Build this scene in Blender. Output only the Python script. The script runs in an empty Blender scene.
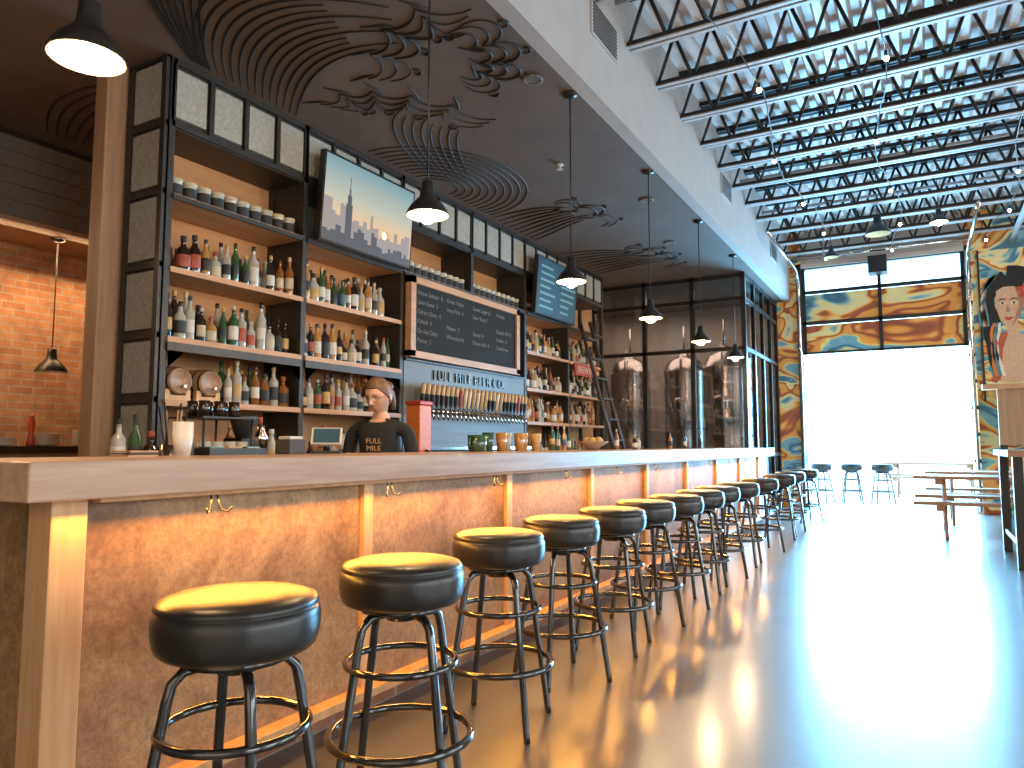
import bpy, math, random
from mathutils import Vector, Matrix
random.seed(7)
C=bpy.context; D=bpy.data
sc=C.scene
H=1.15
# ------------------------------------------------------------ materials
def newmat(name):
    m=D.materials.new(name); m.use_nodes=True
    nt=m.node_tree; b=nt.nodes['Principled BSDF']
    return m,nt,b
def ramp(nt,stops):
    r=nt.nodes.new('ShaderNodeValToRGB'); e=r.color_ramp.elements
    while len(e)<len(stops): e.new(0.5)
    for i,(p,c) in enumerate(stops):
        e[i].position=p; e[i].color=(c[0],c[1],c[2],1)
    return r
def coords(nt,scale=(1,1,1),rot=(0,0,0)):
    t=nt.nodes.new('ShaderNodeTexCoord'); mp=nt.nodes.new('ShaderNodeMapping')
    mp.inputs['Scale'].default_value=scale; mp.inputs['Rotation'].default_value=rot
    nt.links.new(t.outputs['Object'],mp.inputs['Vector']); return mp
def plain(name,c,rough=.5,metal=0,spec=.5,var=.12,vs=6,coat=0):
    m,nt,b=newmat(name)
    mp=coords(nt,(vs,vs,vs)); n=nt.nodes.new('ShaderNodeTexNoise'); n.inputs['Detail'].default_value=4
    nt.links.new(mp.outputs[0],n.inputs['Vector'])
    r=ramp(nt,[(.3,[x*(1-var) for x in c]),(.7,[min(1,x*(1+var)) for x in c])])
    nt.links.new(n.outputs['Fac'],r.inputs[0]); nt.links.new(r.outputs[0],b.inputs['Base Color'])
    b.inputs['Roughness'].default_value=rough; b.inputs['Metallic'].default_value=metal
    b.inputs['Specular IOR Level'].default_value=spec; b.inputs['Coat Weight'].default_value=coat
    return m
def noisy(name,stops,scale=(2,2,2),rough=.5,metal=0,detail=8,bump=.0,dist=0,spec=.5,coat=0):
    m,nt,b=newmat(name); mp=coords(nt,scale); n=nt.nodes.new('ShaderNodeTexNoise')
    n.inputs['Detail'].default_value=detail; n.inputs['Roughness'].default_value=.65; n.inputs['Distortion'].default_value=dist
    n.inputs['Scale'].default_value=1
    nt.links.new(mp.outputs[0],n.inputs['Vector']); r=ramp(nt,stops)
    nt.links.new(n.outputs['Fac'],r.inputs[0]); nt.links.new(r.outputs[0],b.inputs['Base Color'])
    b.inputs['Roughness'].default_value=rough; b.inputs['Metallic'].default_value=metal; b.inputs['Specular IOR Level'].default_value=spec
    b.inputs['Coat Weight'].default_value=coat
    if bump:
        bp=nt.nodes.new('ShaderNodeBump'); bp.inputs['Strength'].default_value=bump; bp.inputs['Distance'].default_value=.01
        nt.links.new(n.outputs['Fac'],bp.inputs['Height']); nt.links.new(bp.outputs[0],b.inputs['Normal'])
    return m
def emis(name,c,s):
    m,nt,b=newmat(name); b.inputs['Base Color'].default_value=(*c,1); b.inputs['Emission Color'].default_value=(*c,1); b.inputs['Emission Strength'].default_value=s
    return m
def brickmat(name,axis='X',c1=(.48,.20,.09),c2=(.62,.31,.15),mortar=(.5,.38,.27),w=.22,h=.075):
    m,nt,b=newmat(name); t=nt.nodes.new('ShaderNodeTexCoord'); s=nt.nodes.new('ShaderNodeSeparateXYZ'); c=nt.nodes.new('ShaderNodeCombineXYZ')
    nt.links.new(t.outputs['Object'],s.inputs[0]); nt.links.new(s.outputs['Y' if axis=='X' else 'X'],c.inputs[0]); nt.links.new(s.outputs['Z'],c.inputs[1])
    br=nt.nodes.new('ShaderNodeTexBrick'); br.inputs['Scale'].default_value=1; br.inputs['Brick Width'].default_value=w; br.inputs['Row Height'].default_value=h
    br.inputs['Mortar Size'].default_value=.008; br.inputs['Color1'].default_value=(*c1,1); br.inputs['Color2'].default_value=(*c2,1); br.inputs['Mortar'].default_value=(*mortar,1)
    nt.links.new(c.outputs[0],br.inputs['Vector'])
    n=nt.nodes.new('ShaderNodeTexNoise'); n.inputs['Scale'].default_value=9; n.inputs['Detail'].default_value=5
    nt.links.new(t.outputs['Object'],n.inputs['Vector'])
    mx=nt.nodes.new('ShaderNodeMixRGB'); mx.blend_type='OVERLAY'; mx.inputs[0].default_value=.6
    nt.links.new(br.outputs['Color'],mx.inputs[1]); nt.links.new(n.outputs['Fac'],mx.inputs[2]); nt.links.new(mx.outputs[0],b.inputs['Base Color'])
    bp=nt.nodes.new('ShaderNodeBump'); bp.invert=True; bp.inputs['Strength'].default_value=.7; bp.inputs['Distance'].default_value=.01
    nt.links.new(br.outputs['Fac'],bp.inputs['Height']); nt.links.new(bp.outputs[0],b.inputs['Normal']); b.inputs['Roughness'].default_value=.85
    return m
def muralmat(name,scale=1.0,seed=0,trans=False):
    m,nt,b=newmat(name); mp=coords(nt,(scale,scale,scale*1.6)); mp.inputs['Location'].default_value=(seed,seed*2,seed*.7)
    n=nt.nodes.new('ShaderNodeTexNoise'); n.inputs['Scale'].default_value=.8; n.inputs['Detail'].default_value=1.9; n.inputs['Distortion'].default_value=1.5
    nt.links.new(mp.outputs[0],n.inputs['Vector'])
    mul=nt.nodes.new('ShaderNodeMath'); mul.operation='MULTIPLY'; mul.inputs[1].default_value=6.0
    fr=nt.nodes.new('ShaderNodeMath'); fr.operation='PINGPONG'; fr.inputs[1].default_value=1
    nt.links.new(n.outputs['Fac'],mul.inputs[0]); nt.links.new(mul.outputs[0],fr.inputs[0])
    # fine brush strokes following the same flow lines
    m2=nt.nodes.new('ShaderNodeMath'); m2.operation='MULTIPLY'; m2.inputs[1].default_value=75; sn=nt.nodes.new('ShaderNodeMath'); sn.operation='SINE'
    nt.links.new(n.outputs['Fac'],m2.inputs[0]); nt.links.new(m2.outputs[0],sn.inputs[0])
    m3=nt.nodes.new('ShaderNodeMath'); m3.operation='MULTIPLY_ADD'; m3.inputs[1].default_value=.10; nt.links.new(sn.outputs[0],m3.inputs[0]); nt.links.new(fr.outputs[0],m3.inputs[2])
    r=ramp(nt,[(0,(.07,.17,.24)),(.16,(.10,.28,.35)),(.3,(.22,.44,.45)),(.40,(.45,.52,.40)),(.48,(.78,.66,.34)),(.62,(.90,.56,.15)),(.8,(.78,.31,.06)),(.92,(.55,.15,.04)),(1,(.33,.09,.04))])
    nt.links.new(m3.outputs[0],r.inputs[0]); nt.links.new(r.outputs[0],b.inputs['Base Color']); b.inputs['Roughness'].default_value=.6
    if trans:
        tr=nt.nodes.new('ShaderNodeBsdfTranslucent'); ms=nt.nodes.new('ShaderNodeMixShader'); ms.inputs[0].default_value=.15
        nt.links.new(r.outputs[0],tr.inputs[0]); nt.links.new(b.outputs[0],ms.inputs[1]); nt.links.new(tr.outputs[0],ms.inputs[2])
        nt.links.new(ms.outputs[0],nt.nodes['Material Output'].inputs[0])
    return m
def glassmat(name,tint=(.9,.92,.92),refl=.12):
    m=D.materials.new(name); m.use_nodes=True; nt=m.node_tree; nt.nodes.clear()
    o=nt.nodes.new('ShaderNodeOutputMaterial'); t=nt.nodes.new('ShaderNodeBsdfTransparent'); g=nt.nodes.new('ShaderNodeBsdfGlossy')
    t.inputs[0].default_value=(*tint,1); g.inputs['Roughness'].default_value=.03; ms=nt.nodes.new('ShaderNodeMixShader'); ms.inputs[0].default_value=refl
    nt.links.new(t.outputs[0],ms.inputs[1]); nt.links.new(g.outputs[0],ms.inputs[2]); nt.links.new(ms.outputs[0],o.inputs[0]); return m
def panelmat(name):
    m,nt,b=newmat(name); mp=coords(nt,(1,1,1))
    n1=nt.nodes.new('ShaderNodeTexNoise'); n1.inputs['Scale'].default_value=1.9; n1.inputs['Detail'].default_value=9; n1.inputs['Roughness'].default_value=.66; n1.inputs['Distortion'].default_value=.3
    n2=nt.nodes.new('ShaderNodeTexNoise'); n2.inputs['Scale'].default_value=45; n2.inputs['Detail'].default_value=6; n2.inputs['Roughness'].default_value=.75
    for n in (n1,n2): nt.links.new(mp.outputs[0],n.inputs['Vector'])
    r1=ramp(nt,[(.30,(.15,.078,.034)),(.43,(.27,.15,.068)),(.54,(.40,.245,.12)),(.62,(.31,.175,.08)),(.74,(.46,.31,.17)),(.87,(.3,.16,.07))])
    r2=ramp(nt,[(.33,(.55,.52,.50)),(.66,(1.18,1.18,1.18))])
    nt.links.new(n1.outputs['Fac'],r1.inputs[0]); nt.links.new(n2.outputs['Fac'],r2.inputs[0])
    mx=nt.nodes.new('ShaderNodeMixRGB'); mx.blend_type='MULTIPLY'; mx.inputs[0].default_value=.85
    nt.links.new(r1.outputs[0],mx.inputs[1]); nt.links.new(r2.outputs[0],mx.inputs[2]); nt.links.new(mx.outputs[0],b.inputs['Base Color'])
    b.inputs['Roughness'].default_value=.6; b.inputs['Metallic'].default_value=.05
    bp=nt.nodes.new('ShaderNodeBump'); bp.inputs['Strength'].default_value=.35; bp.inputs['Distance'].default_value=.005
    nt.links.new(n2.outputs['Fac'],bp.inputs['Height']); nt.links.new(bp.outputs[0],b.inputs['Normal']); return m
M={}
M['floor']=noisy('polished_concrete',[(.3,(.040,.046,.052)),(.5,(.062,.070,.078)),(.72,(.10,.108,.115))],(.9,.9,.9),rough=.34,detail=10,dist=.6,spec=1.0)
fb=M['floor'].node_tree.nodes['Principled BSDF']; fb.inputs['IOR'].default_value=1.9; fb.inputs['Coat Weight'].default_value=.7; fb.inputs['Coat Roughness'].default_value=.17
M['dkceil']=plain('dark_ceiling_paint',(.125,.086,.064),.75,var=.1,vs=.7)
M['line']=plain('mural_black_line',(.008,.006,.006),.6)
M['bulk']=plain('grey_paint',(.42,.38,.355),.6,var=.05,vs=.8)
M['white']=plain('pale_paint',(.5,.44,.39),.6,var=.04)
M['joist']=plain('joist_steel',(.42,.37,.35),.45,metal=.1)
M['web']=plain('joist_black',(.012,.010,.010),.5)
M['deck']=noisy('deck_galvanised',[(.3,(.60,.52,.48)),(.7,(.82,.74,.69))],(1.2,1.2,1.2),rough=.4,metal=.1)
M['cwood']=noisy('counter_wood',[(.3,(.38,.20,.12)),(.5,(.52,.31,.20)),(.72,(.66,.43,.30))],(14,.9,14),rough=.38,detail=6,bump=.1,coat=.15)
M['batten']=noisy('batten_wood',[(.3,(.48,.25,.10)),(.7,(.68,.40,.19))],(20,20,1.5),rough=.5)
M['copper']=panelmat('weathered_panel')
M['ply']=noisy('shelf_plywood',[(.3,(.38,.17,.06)),(.7,(.56,.28,.11))],(6,1.2,9),rough=.55)
M['shelf']=noisy('shelf_board',[(.3,(.40,.20,.09)),(.7,(.60,.32,.16))],(10,1,10),rough=.5)
M['steel']=plain('dark_steel',(.055,.05,.047),.45,metal=.6)
M['blk']=plain('black_paint',(.012,.011,.011),.35)
M['mesh']=noisy('grey_textured_panel',[(.3,(.24,.22,.18)),(.7,(.40,.37,.31))],(40,40,40),rough=.6,bump=.3)
M['stain']=noisy('brushed_stainless',[(.3,(.11,.10,.09)),(.7,(.165,.15,.135))],(1,1,60),rough=.5,metal=.2)
M['chrome']=plain('chrome',(.65,.6,.55),.15,metal=1,var=.02)
M['vinyl']=plain('black_vinyl',(.020,.017,.015),.34,spec=.5,var=.2,vs=12)
M['tube']=plain('black_tube',(.010,.010,.011),.16,spec=.8,coat=.4)
M['brick']=brickmat('red_brick','X'); M['brickk']=brickmat('kick_brick','X',(.2,.07,.04),(.33,.14,.08),(.25,.2,.16),.2,.07)
M['postw']=noisy('post_wood',[(.3,(.28,.155,.085)),(.7,(.44,.26,.145))],(25,25,1.2),rough=.6)
M['siding']=plain('dark_siding',(.06,.052,.046),.6)
M['sidl']=plain('grey_siding',(.14,.12,.10),.6)
M['soff']=plain('soffit_wood',(.42,.22,.10),.6)
M['bulb']=emis('warm_bulb',(1,.78,.46),40)
M['shin']=plain('shade_inner',(.9,.8,.6),.5)
M['chalk']=plain('chalkboard_slate',(.022,.021,.02),.8,spec=.2)
M['chalkw']=plain('chalk',(.20,.185,.165),.9)
M['mural']=muralmat('wall_mural_paint',1.1,3.0)
M['mural2']=muralmat('door_mural_paint',.8,8.0,True)
M['glass']=glassmat('clear_glass'); M['dglass']=glassmat('partition_glass',(.72,.70,.68),.10)
M['pipe']=plain('tank_steel',(.50,.43,.40),.25,metal=.9,var=.05)
M['red']=plain('red_enamel',(.5,.05,.015),.4)
M['orange']=plain('orange_plastic',(.7,.17,.03),.4)
M['skin']=plain('skin',(.60,.33,.215),.5,var=.05)
M['hair']=plain('brown_hair',(.13,.065,.03),.5,var=.35,vs=60)
M['shirt']=plain('black_tshirt',(.014,.013,.014),.85)
M['jeans']=plain('denim',(.03,.04,.07),.85)
M['lips']=plain('lips',(.45,.14,.10),.5)
M['paper']=plain('white_ceramic',(.66,.60,.52),.35,var=.03)
M['ground']=plain('patio_concrete',(.75,.72,.68),.8,vs=1)
M['tablew']=noisy('picnic_wood',[(.3,(.26,.14,.07)),(.7,(.46,.27,.16))],(2,25,25),rough=.5)
gc=plain('glass_clear',(.40,.37,.31),.1,spec=.8); ga=plain('glass_amber',(.24,.09,.02),.1,spec=.8); gw=plain('glass_whisky',(.45,.21,.06),.1,spec=.8)
gg=plain('glass_green',(.035,.085,.035),.1,spec=.8); gd=plain('glass_dark',(.025,.014,.010),.1,spec=.8)
BGW=[gc]*8+[ga]*3+[gw]*4+[gg]*3+[gd]*6
LB=[plain('label_cream',(.50,.42,.29),.7),plain('label_white',(.58,.54,.47),.7),plain('label_black',(.02,.02,.02),.6),plain('label_red',(.34,.07,.035),.6),plain('label_gold',(.48,.29,.09),.5),plain('label_blue',(.07,.12,.18),.6)]
LBW=[LB[0]]*5+[LB[1]]*5+[LB[2]]*6+[LB[3]]*2+[LB[4]]*3+[LB[5]]
# ------------------------------------------------------------ mesh builder
class MB:
    def __init__(s,name): s.n=name; s.v=[]; s.f=[]; s.m=[]; s.sm=[]; s.mats=[]
    def mi(s,m):
        if isinstance(m,str): m=M[m]
        if m not in s.mats: s.mats.append(m)
        return s.mats.index(m)
    def add(s,vs,fs,m,smooth=False):
        o=len(s.v); s.v+= [tuple(v) for v in vs]; i=s.mi(m)
        for f in fs: s.f.append([o+k for k in f]); s.m.append(i); s.sm.append(smooth)
    def box(s,x0,x1,y0,y1,z0,z1,m,mat=None):
        vs=[Vector(p) for p in ((x0,y0,z0),(x1,y0,z0),(x1,y1,z0),(x0,y1,z0),(x0,y0,z1),(x1,y0,z1),(x1,y1,z1),(x0,y1,z1))]
        if mat is not None: vs=[mat@v for v in vs]
        s.add(vs,[(0,3,2,1),(4,5,6,7),(0,1,5,4),(1,2,6,5),(2,3,7,6),(3,0,4,7)],m)
    def lathe(s,prof,loc,m,seg=16,mat=None,mats=None,cap=True):
        vs=[];n=len(prof)
        for (r,z) in prof:
            for k in range(seg):
                a=2*math.pi*k/seg; v=Vector((r*math.cos(a),r*math.sin(a),z))
                if mat is not None: v=mat@v
                vs.append(v+Vector(loc))
        o=len(s.v); s.v+=[tuple(v) for v in vs]
        for i in range(n-1):
            mi=s.mi(mats[i] if mats else m)
            for k in range(seg):
                k2=(k+1)%seg
                s.f.append([o+i*seg+k,o+i*seg+k2,o+(i+1)*seg+k2,o+(i+1)*seg+k]); s.m.append(mi); s.sm.append(True)
        if cap:
            s.f.append([o+k for k in reversed(range(seg))]); s.m.append(s.mi(mats[0] if mats else m)); s.sm.append(False)
            s.f.append([o+(n-1)*seg+k for k in range(seg)]); s.m.append(s.mi(mats[-1] if mats else m)); s.sm.append(False)
    def cyl(s,p0,p1,r0,m,r1=None,seg=12):
        p0=Vector(p0);p1=Vector(p1); r1=r0 if r1 is None else r1
        q=(p1-p0).to_track_quat('Z','Y').to_matrix(); L=(p1-p0).length
        s.lathe([(r0,0),(r1,L)],p0,m,seg,mat=q)
    def tube(s,pts,r,m,seg=8,closed=False):
        pts=[Vector(p) for p in pts]; n=len(pts); vs=[]
        up=None
        for i in range(n):
            if closed: t=(pts[(i+1)%n]-pts[i-1]).normalized()
            else: t=(pts[min(i+1,n-1)]-pts[max(i-1,0)]).normalized()
            if up is None:
                up=Vector((0,0,1)) if abs(t.z)<.9 else Vector((1,0,0))
            a=t.cross(up); 
            if a.length<1e-4: a=t.cross(Vector((0,1,0)))
            a.normalize(); up=a.cross(t).normalized()
            for k in range(seg):
                an=2*math.pi*k/seg; vs.append(pts[i]+(a*math.cos(an)+up*math.sin(an))*r)
        fs=[]
        for i in range(n if closed else n-1):
            j=(i+1)%n
            for k in range(seg):
                k2=(k+1)%seg; fs.append((i*seg+k,j*seg+k,j*seg+k2,i*seg+k2))
        if not closed: fs.append(tuple(range(seg))); fs.append(tuple(reversed(range((n-1)*seg,n*seg))))
        s.add(vs,fs,m,True)
    def sphere(s,c,r,m,seg=12,rings=8,sc=(1,1,1)):
        prof=[(max(1e-4,math.sin(math.pi*i/rings))*r,-math.cos(math.pi*i/rings)*r) for i in range(rings+1)]
        mt=Matrix.Diagonal(Vector(sc)).to_3x3(); s.lathe(prof,c,m,seg,mat=mt,cap=False)
    def build(s,bevel=0,loc=(0,0,0),parent=None,rot=(0,0,0)):
        me=D.meshes.new(s.n); me.from_pydata(s.v,[],s.f); 
        for m in s.mats: me.materials.append(m)
        me.polygons.foreach_set('material_index',s.m); me.polygons.foreach_set('use_smooth',s.sm); me.update()
        o=D.objects.new(s.n,me); C.collection.objects.link(o); o.location=loc; o.rotation_euler=rot
        if bevel:
            b=o.modifiers.new('bevel','BEVEL'); b.width=bevel; b.segments=2; b.limit_method='ANGLE'; b.angle_limit=math.radians(50)
        if parent: o.parent=parent
        return o
def text(name,body,size,loc,rot,m,parent=None,extrude=.002,align='CENTER',spacing=1.0,wspace=1):
    cu=D.curves.new(name,'FONT'); cu.body=body; cu.size=size; cu.extrude=extrude; cu.align_x=align; cu.space_line=spacing; cu.space_character=wspace
    cu.materials.append(M[m] if isinstance(m,str) else m); o=D.objects.new(name,cu); C.collection.objects.link(o); o.location=loc; o.rotation_euler=rot
    if parent: o.parent=parent
    return o
RX=(math.pi/2,0,math.pi/2)   # text facing +X
# ------------------------------------------------------------ room shell
SX=-2.13; CZ=3.9; GY=14.5; DZ=5.15
b=MB('floor'); b.box(-8.2,7.2,-4.2,GY+.0,-.2,0,'floor'); b.build()
b=MB('ground_patio'); b.box(-30,30,GY+.0,60,-.2,-.01,'ground'); b.build()
b=MB('ceiling_bar'); b.box(-8.2,SX-.12,-4.2,GY,CZ,CZ+.1,'dkceil'); b.build()
b=MB('wall_bulkhead'); b.box(SX-.12,SX,-4.2,GY,CZ,DZ+.1,'bulk'); b.build()
b=MB('ceiling_deck')
x=SX; p=.2; vs=[];fs=[]
while x<7.2:
    for dx,dz in ((0,0),(.07,0),(.1,.07),(.17,.07)):
        vs+= [(x+dx,-4.2,DZ+dz),(x+dx,GY+.1,DZ+dz)]
    x+=p
for i in range(len(vs)//2-1): fs.append((2*i,2*i+2,2*i+3,2*i+1))
b.add(vs,fs,'deck'); b.box(SX,7.2,-4.2,GY+.1,DZ+.12,DZ+.2,'deck'); b.build()
b=MB('wall_left_brick'); b.box(-7.95,-7.7,-4.2,11.6,0,CZ,'brick'); b.build()
b=MB('wall_backbar'); b.box(-5.12,-5.0,3.1,11.6,0,CZ,'ply'); b.build()
b=MB('wall_rear'); b.box(-8.2,7.2,-4.4,-4.2,0,DZ+.2,'white'); b.build()
b=MB('wall_kitchen_soffit')
b.box(-7.7,-6.88,-4.2,8,3.12,CZ,'soff')
for i in range(5): b.box(-6.88,-6.855,-4.2,8,3.15+i*.145,3.285+i*.145,'sidl')
b.box(-6.88,-6.83,-4.2,8,3.10,3.14,'postw'); b.box(-6.88,-6.83,-4.2,8,3.86,CZ,'steel'); b.build()
# unseen right wall, windows added to hold the side fill lamps
b=MB('wall_right')
wy=[(-2.5,0.3),(1.5,4.3),(5.5,8.3),(9.5,12.3)]
b.box(7.0,7.2,-4.2,GY,0,.9,'bulk'); b.box(7.0,7.2,-4.2,GY,4.1,DZ+.2,'bulk')
ys=[-4.2]+[q for w in wy for q in w]+[GY]
for i in range(0,len(ys),2): b.box(7.0,7.2,ys[i],ys[i+1],.9,4.1,'bulk')
b.build()
for i,(a0,a1) in enumerate(wy):
    b=MB('window_%d'%(i+1)); 
    for yy in (a0,(a0+a1)/2-.03,a1-.06): b.box(7.03,7.1,yy,yy+.06,.9,4.1,'blk')
    for zz in (.9,1.95,3.0,4.04): b.box(7.03,7.1,a0,a1,zz,zz+.06,'blk')
    b.box(7.06,7.07,a0,a1,.9,4.1,'glass'); b.build()
# far wall with garage opening
DX0,DX1,DT=-1.92,.72,4.5
b=MB('wall_far')
b.box(-2.41,DX0,GY,GY+.2,0,DZ+.2,'mural'); b.box(DX1,7.2,GY,GY+.2,0,DZ+.2,'mural'); b.box(DX0,DX1,GY,GY+.2,DT,DZ+.2,'bulk')
b.box(-8.2,-2.41,GY,GY+.2,0,DZ+.2,'white'); b.build()
b=MB('trim_garage_frame'); 
b.box(DX0-.09,DX0,GY-.06,GY,0,DT+.08,'steel'); b.box(DX1,DX1+.09,GY-.06,GY,0,DT+.08,'chrome'); b.box(DX0-.09,DX1+.09,GY-.06,GY,DT,DT+.08,'white'); b.build()
b=MB('garage_door')
rows=[(2.85,3.43,'mural2'),(3.43,4.02,'mural2'),(4.02,4.5,'glass')]
for z0,z1,mm in rows:
    b.box(DX0,DX1,GY+.03,GY+.045,z0+.03,z1-.03,mm)
    b.box(DX0,DX1,GY,GY+.06,z0,z0+.045,'blk'); b.box(DX0,DX1,GY,GY+.06,z1-.02,z1,'blk')
    for xx in (DX0,(DX0+DX1)/2-.03,DX1-.06): b.box(xx,xx+.06,GY,GY+.06,z0,z1,'blk')
for xx in (DX0-.04,DX1+.04):
    pts=[(xx,GY-.1,0.05),(xx,GY-.1,3.9)]+[(xx,GY-.1-.45*(1-math.cos(t)),3.95+.45*math.sin(t)) for t in [i*math.pi/2/6 for i in range(7)]]+[(xx,11.3,4.4)]
    b.tube(pts,.028,'chrome',6)
    for k in range(9): b.box(xx-.05,xx+.05,GY-.08,GY-.02,.4+k*.45,.46+k*.45,'steel')
b.cyl((DX0-.1,GY-.2,4.66),(DX1+.1,GY-.2,4.66),.035,'chrome'); b.box(-.75,-.45,GY-.45,GY-.1,4.2,4.5,'blk')
b.build()
# mural figure (painted woman) on the far wall
b=MB('mural_painting')
def flat(pts,y,m):
    n=len(pts); vs=[(p[0],y,p[1]) for p in pts]+[(p[0],y+.004,p[1]) for p in pts]
    b.add(vs,[tuple(range(n))]+[(i,i+n,(i+1)%n+n,(i+1)%n) for i in range(n)],m)
def ell(cx,cz,rx,rz,n=28,a0=0): return [(cx+rx*math.cos(2*math.pi*i/n+a0),cz+rz*math.sin(2*math.pi*i/n+a0)) for i in range(n)]
M['mskin']=plain('paint_skin',(.66,.38,.22),.6); M['mblue']=muralmat('paint_panel',1.4,15)
M['mcream']=plain('paint_cream',(.78,.68,.5),.6); M['mteal']=plain('paint_teal',(.08,.25,.3),.6); M['mrust']=plain('paint_rust',(.45,.1,.03),.6); M['mshade']=plain('paint_shade',(.40,.19,.10),.6)
b.box(.93,3.2,GY-.03,GY-.001,1.9,4.45,'mblue'); b.box(.9,.93,GY-.04,GY-.001,1.88,4.47,'blk')
y=GY-.036
def hairloop(c0,c1,c2,w0,w1,yy,m,n=22):
    L=[];Rr=[]
    for i in range(n+1):
        t=i/n; u=1-t
        px=u*u*c0[0]+2*u*t*c1[0]+t*t*c2[0]; pz=u*u*c0[1]+2*u*t*c1[1]+t*t*c2[1]
        dx=2*u*(c1[0]-c0[0])+2*t*(c2[0]-c1[0]); dz=2*u*(c1[1]-c0[1])+2*t*(c2[1]-c1[1]); l=math.hypot(dx,dz)+1e-6
        w=w0*(1-t)+w1*t; w+=.02*math.sin(t*9)
        L.append((px-dz/l*w,pz+dx/l*w)); Rr.append((px+dz/l*w,pz-dx/l*w))
    for i in range(n): flat([L[i],L[i+1],Rr[i+1],Rr[i]],yy,m)
O=-.10
hairloop((1.4+O,3.95),(.95+O,3.75),(1.2+O,3.1),.13,.11,y,'line')
hairloop((1.2+O,3.2),(1.05+O,2.9),(1.25+O,2.35),.11,.06,y-.0005,'line')
hairloop((1.25+O,3.0),(1.4+O,2.7),(1.15+O,2.2),.12,.03,y-.001,'mrust')
hairloop((1.4+O,3.98),(2.0+O,3.9),(1.85+O,3.1),.18,.15,y-.0015,'line')
hairloop((1.8+O,3.3),(1.7+O,2.8),(2.1+O,2.3),.17,.05,y-.002,'line')
for k in range(4): hairloop((1.3+O-.03*k,4.05-.04*k),(1.0+O-.02*k,3.9-.05*k),(1.12+O-.03*k,3.15),.012,.008,y-.0052,('mteal','orange','mcream','mteal')[k])
for k in range(3): hairloop((1.2+O+.04*k,3.2),(1.08+O+.05*k,2.8),(1.2+O+.05*k,2.3),.012,.008,y-.0052,('orange','mteal','mcream')[k])
flat(ell(1.42+O,3.80,.26,.2),y-.003,'line')
flat([(1.36+O,3.3),(1.52+O,3.3),(1.55+O,3.0),(1.85+O,2.8),(1.9+O,2.2),(1.25+O,2.2),(1.3+O,2.75),(1.38+O,3.0)],y-.004,'mskin')
flat([(1.25+O,3.74),(1.35+O,3.80),(1.5+O,3.80),(1.6+O,3.72),(1.63+O,3.5),(1.57+O,3.3),(1.45+O,3.14),(1.36+O,3.14),(1.28+O,3.28),(1.23+O,3.5)],y-.005,'mskin')
flat([(1.52+O,3.78),(1.6+O,3.72),(1.63+O,3.5),(1.57+O,3.3),(1.45+O,3.14),(1.50+O,3.3),(1.56+O,3.5)],y-.0095,'mshade')
flat([(1.34+O,3.27),(1.38+O,3.29),(1.405+O,3.275),(1.43+O,3.29),(1.48+O,3.27),(1.42+O,3.23),(1.39+O,3.23)],y-.010,'red')
for cx in (1.33+O,1.49+O):
    flat(ell(cx,3.52,.045,.018),y-.010,'mcream'); flat(ell(cx,3.52,.018,.018),y-.014,'line')
    flat([(cx-.06,3.58),(cx,3.61),(cx+.06,3.585),(cx+.05,3.575),(cx,3.59),(cx-.05,3.57)],y-.010,'line')
flat([(1.40+O,3.50),(1.375+O,3.37),(1.43+O,3.37)],y-.010,'mshade')
flat([(1.66+O+.11*(1+.25*math.sin(5*t))*math.cos(t),3.72+.11*(1+.25*math.sin(5*t))*math.sin(t)) for t in [2*math.pi*i/50 for i in range(50)]],y-.010,'red'); flat(ell(1.66+O,3.72,.03,.03),y-.014,'mcream')
b.build()
# ------------------------------------------------------------ ceiling wave mural (curves)
cu=D.curves.new('ceiling_wave_mural','CURVE'); cu.dimensions='3D'; cu.bevel_depth=.012; cu.bevel_resolution=0
cz=CZ-.002
def spl(pts):
    s=cu.splines.new('POLY'); s.points.add(len(pts)-1)
    for i,p in enumerate(pts):
        s.points[i].co=(p[0],p[1],cz,1); t=i/max(1,len(pts)-1); s.points[i].radius=.35+.75*math.sin(math.pi*min(.93,max(.07,t)))
def bez(P,n=26):
    out=[]
    for i in range(n+1):
        t=i/n; u=1-t
        out.append(tuple(u**3*P[0][k]+3*u*u*t*P[1][k]+3*u*t*t*P[2][k]+t**3*P[3][k] for k in (0,1)))
    return out
def fam(A,B,n,taper=0):
    for i in range(n):
        f=i/(n-1); P=[tuple(A[j][k]*(1-f)+B[j][k]*f for k in (0,1)) for j in range(4)]
        q=bez(P); c=int(taper*abs(math.sin(i*2.1))*10)
        spl(q[:len(q)-c] if c else q)
def foam(path,r,n,sgn,depth=3,back=.3):
    q=bez(path,n*8); N=len(q)
    def nrm(i):
        j=min(i+1,N-1);k=max(i-1,0); return math.atan2(q[j][1]-q[k][1],q[j][0]-q[k][0])
    for d in range(depth):
        pts=[]
        for i in range(N):
            a=nrm(i); ph=abs(math.sin(math.pi*i/8)); off=(r*ph**.6)*(1-.15*d)-d*r*.6
            pts.append((q[i][0]-math.sin(a)*sgn*off,q[i][1]+math.cos(a)*sgn*off))
        spl(pts)
    for m in range(n):
        i=m*8+4; a=nrm(i); nx,ny=-math.sin(a)*sgn,math.cos(a)*sgn
        cx,cy=q[i][0]+nx*r*1.25,q[i][1]+ny*r*1.25; rr=r*.42
        spl([(cx+rr*(1-.05*t)*math.cos(a+sgn*(t*.28-.6)),cy+rr*(1-.05*t)*math.sin(a+sgn*(t*.28-.6))) for t in range(16)])
        i=m*8; a=nrm(i); nx,ny=-math.sin(a)*sgn,math.cos(a)*sgn
        spl([(q[i][0]-nx*back*t/8+math.cos(a)*.07*math.sin(t*.5),q[i][1]-ny*back*t/8+math.sin(a)*.07*math.sin(t*.5)) for t in range(3,9)])
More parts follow.
